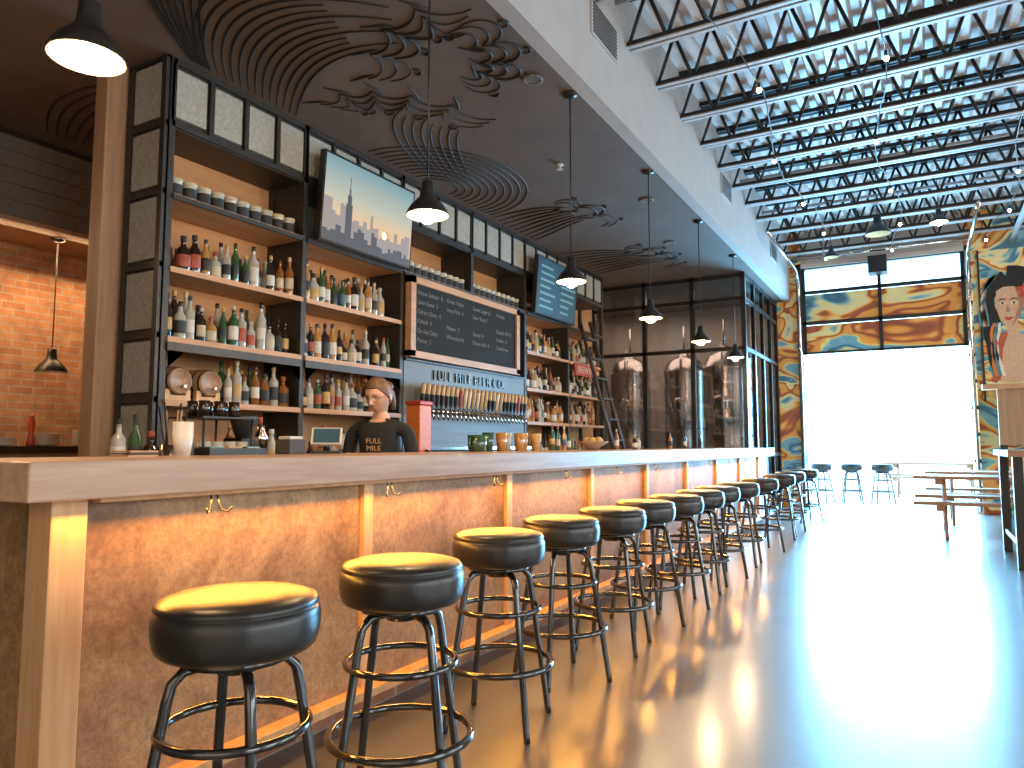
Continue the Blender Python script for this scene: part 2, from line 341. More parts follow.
fam([(-4.45,3.25),(-3.9,2.6),(-3.3,2.5),(-2.75,3.25)],[(-4.45,4.15),(-4.0,3.8),(-3.6,3.5),(-3.05,3.75)],14,.6)
fam([(-4.45,3.15),(-4.1,2.6),(-3.7,2.0),(-2.9,1.7)],[(-4.45,3.3),(-4.1,2.95),(-3.6,2.5),(-3.0,2.4)],8,.4)
foam([(-3.4,4.1),(-3.1,3.75),(-2.75,3.45),(-2.5,3.75)],.14,4,1,3)
foam([(-2.5,3.75),(-2.35,4.1),(-2.55,4.6),(-2.95,4.45)],.14,4,-1,3,.25)
fam([(-4.3,5.9),(-4.1,5.0),(-3.9,4.6),(-3.6,4.5)],[(-4.0,6.2),(-3.75,5.5),(-3.6,5.2),(-3.35,5.0)],8,.4)
foam([(-4.05,4.25),(-3.8,4.1),(-3.45,4.4),(-3.2,5.1)],.14,5,1,3)
for i in range(10):
    r=.22+i*.08
    spl([(-4.42+r*1.0*math.sin(t),6.1+r*1.15*-math.cos(t)) for t in [math.pi*k/22 for k in range(23)]])
fam([(-4.45,7.3),(-4.0,7.2),(-3.7,7.2),(-3.5,7.4)],[(-4.45,8.4),(-4.0,8.2),(-3.7,7.9),(-3.35,7.9)],9,.5)
foam([(-3.55,7.2),(-3.3,7.3),(-3.15,7.8),(-3.35,8.3)],.14,3,-1,2)
fam([(-4.45,9.2),(-4.0,9.2),(-3.7,9.3),(-3.4,9.7)],[(-4.45,10.6),(-4.0,10.4),(-3.7,10.3),(-3.2,10.3)],9,.5)
foam([(-3.55,9.4),(-3.2,9.5),(-3.0,10.1),(-3.3,10.7)],.15,4,-1,2)
fam([(-6.6,3.3),(-6.1,3.0),(-5.7,2.9),(-5.2,3.1)],[(-6.6,3.6),(-6.1,3.4),(-5.7,3.3),(-5.2,3.4)],5,.4)
cu.materials.append(M['line']); o=D.objects.new('ceiling_wave_mural',cu); C.collection.objects.link(o)
for i,(x,y) in enumerate([(-2.45,4.6),(-3.0,6.2),(-2.6,7.6),(-5.4,2.3),(-3.4,2.7),(-2.9,9.4)]):
    b=MB('ceiling_speaker' if i in (0,2,5) else 'sprinkler_head')
    if i in (0,2,5): b.lathe([(.07,0),(.08,-.008),(.08,-.014),(.06,-.016),(.055,-.01)],(x,y,CZ-.001),'sidl',20)
    else: b.lathe([(.035,0),(.035,-.01),(.012,-.012),(.01,-.045),(.03,-.05),(.03,-.053)],(x,y,CZ-.001),'white',12)
    b.build()
for y0,z0 in ((4.95,4.35),(9.1,4.35),(12.5,4.3)):
    b=MB('wall_vent'); b.box(SX,SX+.015,y0,y0+.55,z0,z0+.3,'bulk')
    for k in range(9): b.box(SX+.012,SX+.022,y0+.03,y0+.52,z0+.025+k*.029,z0+.037+k*.029,'blk')
    b.build()
# ------------------------------------------------------------ joists
jb=MB('ceiling_joist')
jz=4.62
for yy in (-.055,.015): 
    jb.box(SX,7.0,yy,yy+.04,jz,jz+.014,'joist'); jb.box(SX,7.0,yy+.012,yy+.028,jz+.014,jz+.06,'web')
    jb.box(SX,7.0,yy,yy+.04,DZ-.05,DZ-.002,'web')
n=26; L=7.0-SX
for i in range(n):
    xa=SX+L*i/n; xb=SX+L*(i+.5)/n; xc=SX+L*(i+1)/n
    jb.cyl((xa,0,jz+.03),(xb,0,DZ-.02),.018,'web',seg=5); jb.cyl((xb,0,DZ-.02),(xc,0,jz+.03),.018,'web',seg=5)
jo=jb.build(loc=(0,0.2,0))
yy=1.0
while yy<14.3:
    o=D.objects.new('ceiling_joist',jo.data); C.collection.objects.link(o); o.location=(0,yy,0); yy+=.8
b=MB('ceiling_conduit')
for xx,zz,r in ((1.4,4.56,.04),(3.2,4.56,.03)): b.cyl((xx,-4,zz),(xx,GY-.1,zz),r,'joist')
for k in range(7): b.cyl((SX,1.9+k*1.6+.4,4.9),(7,1.9+k*1.6+.4,4.9),.022,'joist')
b.build()
for (xs,ph) in ((-1.3,0),(-.25,.3),(1.1,.6)):
    b=MB('string_lights'); pts=[]
    for i in range(60):
        y0=1+i*.22; pts.append((xs+.1*math.sin(i*.3),y0,4.55-.08*abs(math.sin((i+ph)*.7))))
    b.tube(pts,.006,'blk',4)
    for i in range(2,60,8):
        p=pts[i]; b.cyl((p[0],p[1],p[2]),(p[0],p[1],p[2]-.05),.014,'blk',seg=8); b.sphere((p[0],p[1],p[2]-.07),.022,'bulb',10,6)
    b.build()
# ------------------------------------------------------------ pendant lamps
def pendant(x,y,zb,ztop,s=1.0,lit=True,mat='blk',power=14):
    b=MB('pendant_lamp')
    prof=[(.118,0),(.116,.012),(.095,.05),(.062,.085),(.040,.11),(.034,.15),(.034,.185),(.018,.195),(.012,.2)]
    prof=[(r*s,z*s) for r,z in prof]
    b.lathe(prof,(x,y,zb),mat,24,cap=False)
    b.lathe([(r*.95,z) for r,z in prof[:6]],(x,y,zb),'shin',24,cap=False)
    b.cyl((x,y,zb+.19*s),(x,y,ztop-.02),.0055,'blk',seg=6)
    b.lathe([(.06,0),(.06,-.015),(.02,-.03)],(x,y,ztop),'blk',16)
    if lit:
        b.sphere((x,y,zb+.004*s),.050*s,'bulb',16,10); b.cyl((x,y,zb+.05*s),(x,y,zb+.12*s),.02*s,'white')
    b.build()
    if lit:
        l=D.lights.new('bulb_light','POINT'); l.energy=power; l.color=(1,.64,.32); l.shadow_soft_size=.06
        o=D.objects.new('bulb_light',l); C.collection.objects.link(o); o.location=(x,y,zb-.11)
for y in (1.26,3.11,4.96,6.81,8.66,10.51): pendant(-2.31,y,2.40,CZ,1.0,power=32)
pendant(-7.15,3.72,1.84,3.12,1.15,False)
pendant(-.47,11.6,4.22,DZ,1.5,False); pendant(.3,11.5,4.25,DZ,1.0,True,power=5); pendant(1.35,9.9,4.3,DZ,1.3,True,power=5); pendant(-1.2,12.6,4.2,DZ,1.0,False)
# ------------------------------------------------------------ bar
BY0,BY1=1.0,11.58
b=MB('bar_counter')
b.box(-2.72,-2.0,BY0,BY1,1.0,1.1065,'cwood'); o=b.build(bevel=.006)
b=MB('bar_base')
b.box(-2.55,-2.12,BY0+.17,BY1,.12,1.0,'copper'); b.box(-2.72,-2.16,BY0+.18,BY1,.0,.12,'brickk')
b.box(-2.14,-2.05,BY0+.21,BY1,.10,.135,'batten')
b.box(-2.72,-2.16,BY0+.14,BY0+.17,.0,1.0,'copper')
bat=[2.42,3.64,4.84,6.04,7.25,8.45,9.65,10.85]
for y in bat: b.box(-2.12,-2.095,y-.03,y+.03,.135,1.0,'batten')
b.box(-2.19,-2.075,BY0+.10,BY0+.20,0.0,1.0,'batten')
b.box(-2.12,-2.05,BY0+.22,BY1,.985,1.0,'batten')
b.build(bevel=.003)
b=MB('bar_hooks')
for y in [1.6+.9*k for k in range(11)]:
    for s in (-1,1):
        b.tube([(-2.05,y+s*.012,.985),(-2.045,y+s*.015,.955),(-2.04,y+s*.022,.935),(-2.03,y+s*.04,.93),(-2.02,y+s*.05,.945)],.0035,'blk',5)
b.build()
# ------------------------------------------------------------ bar stools
sb=MB('bar_stool')
R=.198
prof=[(.10,.645),(.16,.65),(.178,.655),(.188,.665),(R-.003,.685),(R,.71),(R,.735),(R-.004,.75),(R-.008,.755),(R-.010,.757),(R-.004,.762),(R-.012,.775),(R-.04,.784),(R-.09,.787),(.03,.787),(.0005,.787)]
sb.lathe(prof,(0,0,0),'vinyl',40)
sb.cyl((0,0,.60),(0,0,.65),.05,'tube'); sb.lathe([(.13,.630),(.13,.646)],(0,0,0),'tube',20)
for k in range(4):
    a=math.pi/4+k*math.pi/2; ca,sa=math.cos(a),math.sin(a)
    pr=[(.02,.62),(.08,.622),(.12,.615),(.145,.59),(.155,.55),(.20,.28),(.238,.03),(.243,.0)]
    sb.tube([(r*ca,r*sa,z) for r,z in pr],.0135,'tube',8)
def ring(r,z,t=.010): sb.tube([(r*math.cos(2*math.pi*i/32),r*math.sin(2*math.pi*i/32),z) for i in range(32)],t,'tube',8,True)
ring(.173,.47,.0115); ring(.222,.25,.013)
so=sb.build(loc=(-1.49,1.245,0),rot=(0,0,.3))
SP=[(-1.47,1.865),(-1.59,2.667),(-1.62,3.33),(-1.60,3.97),(-1.62,4.6),(-1.6,5.22),(-1.6,5.85),(-1.62,6.5),(-1.6,7.25),(-1.6,8.3),(-1.6,9.5),(-1.62,10.5),(-1.6,11.7),(-1.85,15.9),(-1.3,16.0),(-.75,16.0),(2.1,8.2),(1.62,9.0)]
for i,(x,y) in enumerate(SP):
    o=D.objects.new('bar_stool',so.data); C.collection.objects.link(o); o.location=(x,y,0 if y<GY else -.01); o.rotation_euler=(0,0,random.uniform(0,1.5))
# ------------------------------------------------------------ back bar shelving
FX=-4.5; BX=-4.93
PY=[3.06,4.33,5.65,6.94,8.23,9.55,10.86]
SZ=[1.46,1.90,2.39,2.91]
b=MB('back_bar_shelving')
for i,y in enumerate(PY):
    for x0 in (FX-.05,BX): b.box(x0,x0+.05,y-.025,y+.025,0.95 if i!=3 else 2.9,CZ-.01,'steel')
    if 0<i<6: b.box(BX,FX-.05,y-.008,y+.008,1.0 if i!=3 else 2.9,3.4,'steel')
def shelf(y0,y1,z): b.box(BX+.01,FX+.01,y0+.01,y1-.01,z-.035,z,'shelf'); b.box(FX-.002,FX+.018,y0,y1,z-.042,z-.006,'steel' if z>2.6 else 'shelf')
for i in range(6):
    y0,y1=PY[i],PY[i+1]
    for z in SZ:
        if i in (2,3) and z<2.8: continue
        shelf(y0+.02,y1-.02,z)
    b.box(BX-.01,BX,y0,y1,.95,3.4,'ply')
    b.box(BX,FX-.02,y0,y1,3.38,3.4,'steel'); b.box(FX-.04,FX,y0,y1,3.39,3.43,'steel'); b.box(FX-.04,FX,y0,y1,3.85,CZ-.01,'steel')
    n=4; w=(y1-y0)/n
    for k in range(n):
        a=y0+k*w
        b.box(FX-.045,FX-.03,a,a+w,3.43,3.86,'steel'); b.box(FX-.03,FX-.012,a+.035,a+w-.035,3.47,3.82,'mesh')
        b.box(FX-.03,FX,a-.012,a+.012,3.43,3.86,'steel')
for i in (0,1):
    y0,y1=PY[i],PY[i+1]
    b.box(FX,FX+.02,y0+.02,y1-.02,1.80,1.86,'steel')
    for (ya,yb) in ((y0+.03,y0+.17),(y1-.03,y1-.17)):
        b.add([(FX+.012,ya,1.81),(FX+.012,yb,1.81),(FX+.012,ya,1.68)],[(0,1,2),(2,1,0)],'steel')
y=PY[0]
zs=[1.0,1.46,1.90,2.39,2.91,3.40,CZ-.01]
for a,c in zip(zs[:-1],zs[1:]):
    b.box(BX,FX,y-.035,y-.02,a,c,'steel'); b.box(BX+.06,FX-.06,y-.05,y-.035,a+.05,c-.04,'mesh')
    b.box(BX,FX,y-.055,y-.02,c-.02,c+.02 if c<3.8 else c,'steel')
b.box(BX,BX+.05,y-.06,y-.02,1.0,CZ-.01,'steel'); b.box(FX-.05,FX,y-.06,y-.02,1.0,CZ-.01,'steel')
b.build()
b=MB('back_bar_counter'); b.box(-4.93,-4.0,3.06,10.86,.9,.948,'steel'); b.box(-4.93,-4.05,3.09,10.83,0,.9,'blk')
for k in range(10): b.box(-4.05,-4.03,3.18+k*.76,3.86+k*.76,.08,.86,'stain')
b.build()
b=MB('wood_column'); b.box(-5.11,-4.96,2.86,3.02,0,CZ,'postw'); b.build(bevel=.01)
# ------------------------------------------------------------ bottles
def bottle(b,x,y,z,k=None,s=1.0):
    g=random.choice(BGW); l=random.choice(LBW); cap=random.choice([LB[2]]*3+[LB[4],LB[0],LB[3],gd]); k=random.randrange(5) if k is None else k
    P={0:[(.036,0),(.038,.01),(.038,.05),(.0385,.051),(.0385,.15),(.038,.151),(.038,.19),(.015,.225),(.013,.27),(.016,.272),(.016,.30),(.014,.301)],
       1:[(.034,0),(.036,.01),(.036,.06),(.0365,.061),(.0365,.15),(.036,.151),(.036,.2),(.014,.245),(.013,.29),(.015,.292),(.015,.325),(.013,.326)],
       2:[(.045,0),(.048,.01),(.048,.03),(.0485,.031),(.0485,.11),(.048,.111),(.047,.14),(.018,.17),(.015,.2),(.02,.202),(.02,.235),(.018,.236)],
       3:[(.030,0),(.032,.01),(.033,.08),(.0335,.081),(.0335,.16),(.033,.161),(.032,.22),(.014,.27),(.012,.3),(.015,.302),(.015,.34),(.013,.341)],
       4:[(.040,0),(.042,.01),(.042,.04),(.0425,.041),(.0425,.13),(.042,.131),(.04,.16),(.02,.19),(.014,.23),(.018,.232),(.018,.262),(.016,.263)]}[k]
    ms=[g,g,g,l,g,g,g,g,cap,cap,cap][:len(P)-1]
    b.lathe([(r*s,h*s) for r,h in P],(x,y,z),g,10,mats=ms)
b=MB('liquor_bottles')
def row(y0,y1,z,step=.084,depth=2,smin=.82,smax=1.15):
    for d in range(depth):
        yy=y0+random.uniform(0,.03)+.04*d
        while yy<y1:
            if random.random()>.05: bottle(b,FX-.1-.13*d+random.uniform(-.015,.015),yy,z,None,random.uniform(smin,smax))
            yy+=step*random.uniform(.98,1.15)
for i in (0,1,4,5):
    for z in SZ[:3]:
        y0,y1=PY[i]+.09,PY[i+1]-.07
        if i==0 and z==1.46: y0+=.50
        row(y0,y1,z)
row(3.7,5.3,.948,.13,1); row(8.3,10.7,.948,.12,1)
b.build()
b=MB('storage_tins')
for i in (0,2,3,4):
    yy=PY[i]+.1
    while yy<PY[i+1]-.08:
        for d in (0,1):
            b.lathe([(.052,0),(.053,.02),(.053,.021),(.053,.095),(.053,.096),(.049,.12),(.055,.122),(.055,.14)],(FX-.09-.12*d,yy,2.91),'stain',12,mats=[gc,gc,LB[2],gc,gc,LB[0],LB[0]])
        yy+=.118
b.build()
for yb in (3.23,3.48):
    b=MB('oak_barrel'); rot=Matrix.Rotation(math.pi/2,3,'Y')
    L=.3; prof=[(.082,0),(.088,.0)]+[(.088+.022*math.sin(math.pi*i/8),L*i/8) for i in range(9)]+[(.082,L),(.08,L-.012),(.0005,L-.012)]
    b.lathe(prof,(FX-.33,yb,1.6),'tablew',24,mat=rot)
    for t in (.03,.09,.21,.27):
        r=.0885+.022*math.sin(math.pi*t/L); b.lathe([(r,t-.01),(r+.002,t-.008),(r+.002,t+.008),(r,t+.01)],(FX-.33,yb,1.6),'steel',24,mat=rot,cap=False)
    b.cyl((FX-.02,yb,1.56),(FX+.02,yb,1.56),.01,'chrome')
    for xx in (FX-.27,FX-.1): b.box(xx,xx+.04,yb-.1,yb+.1,1.46,1.5,'batten'); b.box(xx,xx+.04,yb-.1,yb-.06,1.5,1.54,'batten'); b.box(xx,xx+.04,yb+.06,yb+.1,1.5,1.54,'batten')
    b.build()
# ------------------------------------------------------------ TVs
def skymat():
    m,nt,bs=newmat('tv_sunset'); t=nt.nodes.new('ShaderNodeTexCoord'); s=nt.nodes.new('ShaderNodeSeparateXYZ'); nt.links.new(t.outputs['Object'],s.inputs[0])
    r=ramp(nt,[(0,(.8,.38,.10)),(.35,(.85,.60,.36)),(.55,(.60,.60,.48)),(1,(.22,.38,.44))]); mr=nt.nodes.new('ShaderNodeMapRange'); mr.inputs[1].default_value=-.36; mr.inputs[2].default_value=.36
    nt.links.new(s.outputs['Z'],mr.inputs[0]); nt.links.new(mr.outputs[0],r.inputs[0]); nt.links.new(r.outputs[0],bs.inputs['Emission Color']); bs.inputs['Emission Strength'].default_value=.85
    bs.inputs['Base Color'].default_value=(.02,.02,.02,1); bs.inputs['Roughness'].default_value=.2; return m
M['tvsky']=skymat(); M['tvblue']=emis('tv_blue',(.012,.04,.055),.7); M['tvtxt']=emis('tv_text',(.09,.20,.22),.6); M['city']=emis('tv_city',(.05,.045,.05),.6); M['city2']=emis('tv_city_far',(.18,.15,.14),.8); M['sun']=emis('tv_sun',(1,.7,.3),2.5)
def tv(yc,kind):
    b=MB('television'); w,h=.60,.37; 
    b.box(-.03,.03,-w-.02,w+.02,-h-.02,h+.02,'blk'); b.box(.03,.032,-w,w,-h,h,'tvsky' if kind==0 else 'tvblue')
    b.box(-.1,-.03,-.2,.2,-.15,.15,'blk')
    if kind==0:
        yy=-w
        while yy<w-.03:
            ww=random.uniform(.03,.07); hh=random.uniform(.12,.30)*(1.0 if yy<.1 else .7); b.box(.032,.0328,yy,min(w,yy+ww),-h,-h+hh+.08,'city2'); yy+=ww
        yy=-w
        while yy<w-.03:
            ww=random.uniform(.03,.07); hh=random.uniform(.06,.22)*(1.0 if yy<.1 else .6)
            b.box(.0328,.0335,yy,min(w,yy+ww),-h,-h+hh,'city'); yy+=ww
        b.box(.032,.0337,-.33,-.25,-h,.0,'city'); b.box(.032,.0337,-.315,-.265,.0,.08,'city'); b.box(.032,.0337,-.30,-.28,.08,.14,'city'); b.box(.032,.0337,-.293,-.287,.14,.24,'city')
        b.sphere((.033,.2,-.16),.035,'sun',14,8,(.05,1,1))
    else:
        for c in range(2):
            for k in range(7): b.box(.032,.034,-w+.08+c*.62,-w+.08+c*.62+random.uniform(.25,.48),h-.12-k*.09,h-.09-k*.09,'tvtxt')
    b.build(loc=(-4.38,yc,3.28),rot=(0,math.radians(4),0))
tv(4.99,0); tv(8.89,1)
# ------------------------------------------------------------ tap wall + chalkboard
b=MB('beer_tap_wall')
b.box(-4.62,-4.5,5.69,8.18,.95,2.01,'stain'); b.box(-4.62,-4.47,5.69,8.2,2.0,2.02,'steel')
b.cyl((-4.44,5.8,1.50),(-4.44,8.05,1.50),.03,'chrome')
TH=[plain('tap_handle_tan',(.5,.3,.12),.4),plain('tap_handle_black',(.015,.015,.015),.3),plain('tap_handle_cream',(.6,.48,.3),.4),plain('tap_handle_red',(.35,.04,.02),.4)]
for k in range(26):
    y=5.85+k*.086
    b.cyl((-4.5,y,1.5),(-4.40,y,1.5),.012,'chrome',seg=8); b.cyl((-4.4,y,1.52),(-4.36,y,1.41),.011,'chrome',seg=8)
    th=TH[1] if random.random()<.7 else TH[random.randrange(4)]
    b.lathe([(.008,0),(.010,.03),(.018,.06),(.024,.15),(.026,.22),(.016,.255),(.0005,.26)],(-4.40,y,1.52),th,10,mat=Matrix.Rotation(.12,3,'Y'),mats=[M['chrome'],th,th,TH[0] if th==TH[1] else th,TH[0],th])
b.box(-4.5,-4.25,5.8,8.1,1.10,1.13,'chrome')
tw=b.build()
text('sign_letters','FULL MILE BEER CO.',.15,(-4.495,6.92,1.84),RX,'blk',tw,.012,wspace=1.12)
b=MB('chalkboard_menu'); b.box(-4.48,-4.44,5.76,7.86,2.1,2.80,'chalk')
for (a,c) in ((5.69,5.77),(7.85,7.93)): b.box(-4.49,-4.415,a,c,2.04,2.86,'shelf')
b.box(-4.49,-4.415,5.69,7.93,2.79,2.86,'shelf'); b.box(-4.49,-4.415,5.69,7.93,2.03,2.10,'shelf')
cb=b.build()
cols=["House Seltzer  6\nLime Gose  5\nCitrus Chico  6\nKolsch  5\nOn the Cider\nPorter  7","Great Valley\nHazy Pale  6\n\nPilsner  5\nWheatland 6","Guest Lager 6\nSour Rasp 7\n\nBarrel  9\nBrown Ale  6","Weekly\n\nDouble IPA 8\nAmber  6\nCold Brew"]
for i,c in enumerate(cols): text('chalk_text_%d'%i,c,.066,(-4.438,5.82+i*.52,2.69),RX,'chalkw',cb,.0008,'LEFT',1.5)
b=MB('wall_sign'); b.box(-.01,.01,-.4,.4,-.09,.09,'red'); ws=b.build(loc=(FX+.035,10.1,2.28))
text('lettering','BREWING',.15,(.012,0,-.05),RX,'paper',ws,.001)
b=MB('wood_ladder')
T=Vector((-4.44,0,3.05)); Bt=Vector((-3.6,0,0.0))
for y in (9.8,10.2):
    d=Vector((0,y,0)); b.tube([Bt+d,T+d],.03,'siding',4)
for i in range(1,10):
    p=Bt.lerp(T,i/10); b.box(p.x-.05,p.x+.05,9.8,10.2,p.z-.012,p.z+.012,'siding')
b.build()
# ------------------------------------------------------------ glass partition (brewery)
b=MB('window_brewery')
GX=[-4.98,-4.05,-3.23,-2.41]; gy=11.62
for x in GX: b.box(x-.035,x+.035,gy-.03,gy+.04,0,CZ,'blk')
for z in (0,.95,2.65,3.45,CZ-.08): b.box(GX[0],GX[-1],gy-.03,gy+.03,z,z+.06,'blk')
b.box(GX[0],GX[-1],gy,gy+.008,0,CZ,'dglass')
for y in (12.35,13.1,13.8,GY-.04): b.box(-2.44,-2.38,y-.03,y+.03,0,CZ,'blk')
for z in (0,.95,2.65,3.45,CZ-.08): b.box(-2.44,-2.38,gy,GY-.01,z,z+.06,'blk')
b.box(-2.413,-2.405,gy,GY-.01,0,CZ,'dglass'); b.build()
b=MB('wall_brewery'); b.box(-8.2,-8.0,11.6,GY,0,CZ,'white'); b.box(-8.0,-5.02,11.6,11.65,0,CZ,'white'); b.build()
for (x,y) in ((-4.9,13.2),(-3.9,13.4),(-3.05,13.0),(-5.9,13.4)):
    b=MB('fermentation_tank'); r=.38
    b.lathe([(.04,.55),(.05,.6),(r,1.05),(r+.005,1.07),(r,1.09),(r,1.6),(r+.006,1.62),(r,1.64),(r,2.5),(r+.006,2.52),(r,2.54),(r*.8,2.72),(.12,2.82),(.08,2.84),(.08,2.92),(.0005,2.92)],(x,y,0),'pipe',28)
    for k in range(4):
        a=math.pi/4+k*math.pi/2; b.cyl((x+.34*math.cos(a),y+.34*math.sin(a),0),(x+.34*math.cos(a),y+.34*math.sin(a),1.05),.025,'pipe')
    b.cyl((x,y,2.9),(x,y,3.4),.02,'pipe'); b.tube([(x+.05,y-.42,.3),(x+.05,y-.42,2.7),(x,y-.2,2.95)],.018,'pipe',8)
    b.lathe([(.12,0),(.13,.02),(.1,.04),(.0005,.05)],(x,y-r+.01,1.9),'chrome',16,mat=Matrix.Rotation(math.pi/2,3,'X')); b.build()
# ------------------------------------------------------------ counter clutter
z=1.1065
def glass(name,x,y,z,r,h,m):
    b=MB(name); b.lathe([(r*.75,0),(r,h),(r*.93,h),(r*.7,.01)],(x,y,z),m,14,cap=True); b.build()
for i,(y,m) in enumerate([(4.25,gg),(4.38,gw),(4.50,gc),(4.64,gw),(4.75,gw),(4.9,LB[4])]):
    glass('beer_glass',-2.62+.03*(i%2),y,z,.042,.13,m)
def mug(x,y,zz,m):
    b=MB('coffee_mug'); b.lathe([(.05,0),(.062,.01),(.066,.11),(.06,.11),(.05,.012)],(x,y,zz),m,18); b.tube([(x,y-.06,zz+.09),(x,y-.1,zz+.08),(x,y-.1,zz+.04),(x,y-.06,zz+.03)],.008,m,6); b.build()
mug(-2.6,4.08,z,gg)
b=MB('fruit_bowl'); b.lathe([(.05,0),(.06,.02),(.14,.07),(.135,.075),(.05,.03)],(-2.55,5.9,z),'tablew',20)
for k in range(7): b.sphere((-2.55+.06*math.cos(k),5.9+.06*math.sin(k),z+.08),.035,LB[4],10,8)
b.build()
b=MB('bar_bottle_group')
for y in (5.2,5.3,5.42,5.5,6.6,7.1,7.2,8.3,8.9,9.6): bottle(b,-2.6,y,z,None,.6)
b.build()
b=MB('work_station'); b.box(-3.8,-3.38,2.15,3.3,.9,1.0,'stain'); b.box(-3.75,-3.42,2.2,3.25,0,.9,'blk'); b.build()
b=MB('under_bar_sink'); b.box(-3.16,-2.74,2.5,3.33,.87,.92,'stain'); b.box(-3.12,-2.76,2.55,3.28,0,.87,'stain'); b.build()
b=MB('glass_rack'); b.box(-3.78,-3.44,2.6,2.95,1.0,1.03,'blk')
for i in range(12):
    x,y=-3.5-.1*(i%3),2.65+.085*(i//3); b.lathe([(.03,0),(.038,.14),(.035,.14),(.028,.01)],(x,y,1.03),gc,10)
for x in (-3.77,-3.45):
    for y in (2.61,2.94): b.cyl((x,y,1.03),(x,y,1.3),.008,'blk',seg=6)
b.box(-3.78,-3.44,2.6,2.95,1.3,1.31,'blk'); 
for i in range(6): b.lathe([(.03,0),(.035,.09),(.03,.09),(.026,.01)],(-3.52-.1*(i%2),2.66+.1*(i//2),1.31),gd,10)
b.build()
def shaker(x,y,zz):
    b=MB('cocktail_shaker'); b.lathe([(.035,0),(.045,.18),(.046,.182),(.04,.21),(.022,.24),(.022,.27),(.0005,.275)],(x,y,zz),'chrome',16); b.build()
shaker(-3.5,2.52,1.0); shaker(-3.5,3.05,1.0)
b=MB('mixer_bottle_group')
for k,y in enumerate((2.22,2.31,2.4,3.13,3.22)): bottle(b,-3.6,y,1.0,k%5,.95)
b.build()
b=MB('bar_tool_holder'); b.lathe([(.05,0),(.055,.02),(.055,.15),(.05,.15),(.048,.02)],(-3.42,2.40,1.0),'chrome',16)
for k in range(8): b.cyl((-3.42+.02*math.cos(k),2.40+.02*math.sin(k),1.05),(-3.42+.07*math.cos(k),2.40+.07*math.sin(k),1.33+.02*(k%3)),.005,'tablew' if k%3==0 else 'blk',seg=6)
b.build()
b=MB('cup_stack')
for k in range(4): b.lathe([(.030,0),(.041,.09),(.038,.09),(.028,.01)],(-2.64,1.90,z-.0+.016*k),'paper',16)
b.build()
b=MB('garnish_tray'); b.box(-2.7,-2.6,2.0,2.3,z,z+.03,'blk')
for k in range(3): b.box(-2.69,-2.61,2.01+k*.095,2.08+k*.095,z+.028,z+.036,LB[4] if k%2 else gg)
b.build()
b=MB('napkin_caddy'); b.box(-2.68,-2.58,2.42,2.52,z,z+.07,'siding'); b.box(-2.67,-2.59,2.43,2.51,z+.07,z+.085,'paper'); b.build(bevel=.004)
b=MB('menu_stack'); 
for k in range(3): b.box(-2.68,-2.56,1.62+.004*k,1.74,z+k*.008,z+k*.008+.006,'siding' if k%2 else 'shelf')
b.build()
b=MB('pos_terminal')
b.box(-.06,.06,-.07,.07,0,.015,'blk'); b.cyl((0,0,.015),(-.01,0,.06),.018,'blk')
mt=Matrix.Translation((0,0,.085))@Matrix.Rotation(-.95,4,'Y').inverted(); b.box(-.05,.05,-.075,.075,-.009,.009,'paper',mt); b.box(-.043,.043,-.065,.065,.009,.011,'tvblue',mt)
b.build(loc=(-2.62,2.70,z),rot=(0,0,-.9))
b=MB('juice_dispenser'); b.box(-4.2,-4.02,5.33,5.53,.948,1.05,'blk'); b.box(-4.19,-4.03,5.34,5.52,1.05,1.52,'orange'); b.box(-4.2,-4.02,5.33,5.53,1.52,1.56,'red'); b.cyl((-4.03,5.43,1.1),(-3.97,5.43,1.08),.015,'blk'); b.build(bevel=.01)
b=MB('espresso_grinder'); b.box(-4.35,-4.15,3.45,3.63,.948,1.2,'blk'); b.lathe([(.05,0),(.1,.14),(.1,.16),(.02,.18)],(-4.25,3.54,1.2),'steel',16); b.build(bevel=.01)
b=MB('kitchen_pass_counter'); b.box(-7.2,-6.4,.5,5.2,1.08,1.14,'blk'); b.box(-7.1,-6.5,.6,5.1,0,1.08,'postw'); b.build()
b=MB('plate_stack')
for s,(yy,n) in enumerate(((3.45,7),(3.85,10),(3.1,5))):
    for k in range(n): b.lathe([(.07,0),(.13,.012),(.135,.018),(.07,.008)],(-6.7,yy,1.14+k*.014),'paper',18)
b.build()
b=MB('pepper_mill'); b.lathe([(.03,0),(.035,.03),(.02,.1),(.028,.16),(.03,.2),(.018,.22),(.024,.25),(.0005,.28)],(-6.6,3.3,1.14),'red',14); b.build()
b=MB('serving_boards')
for k in range(4): b.box(-6.95,-6.92,4.05+k*.05,4.4+k*.05,1.14,1.47-k*.04,'batten')
b.box(-7.0,-6.6,2.4,2.9,1.14,1.28,'siding'); b.build(bevel=.01)
# ------------------------------------------------------------ picnic tables + high table
def picnic(loc,rot=0):
    b=MB('picnic_table'); L=1.0
    for k in range(5): b.box(-L,L,-.36+k*.147,-.36+k*.147+.135,.72,.76,'tablew')
    for s in (-1,1):
        for k in range(2): b.box(-L,L,s*.72-.14+k*.145,s*.72-.01+k*.145,.43,.47,'tablew')
    for x in (-.72,.72):
        b.box(x-.04,x+.04,-.84,.84,.36,.43,'tablew'); b.box(x-.04,x+.04,-.34,.34,.65,.72,'tablew')
        for s in (-1,1):
            mt=Matrix.Translation((x+.06,s*.42,.36))@Matrix.Rotation(s*math.radians(27),4,'X'); b.box(-.02,.02,-.045,.045,-.405,.385,'tablew',mt)
    b.build(bevel=.004,loc=loc,rot=(0,0,rot))
picnic((.85,10.95,0)); picnic((.98,12.85,0)); picnic((.1,19,-.01)); picnic((2.8,18,-.01))
b=MB('high_table'); b.box(.66,1.7,8.1,9.7,1.04,1.10,'tablew')
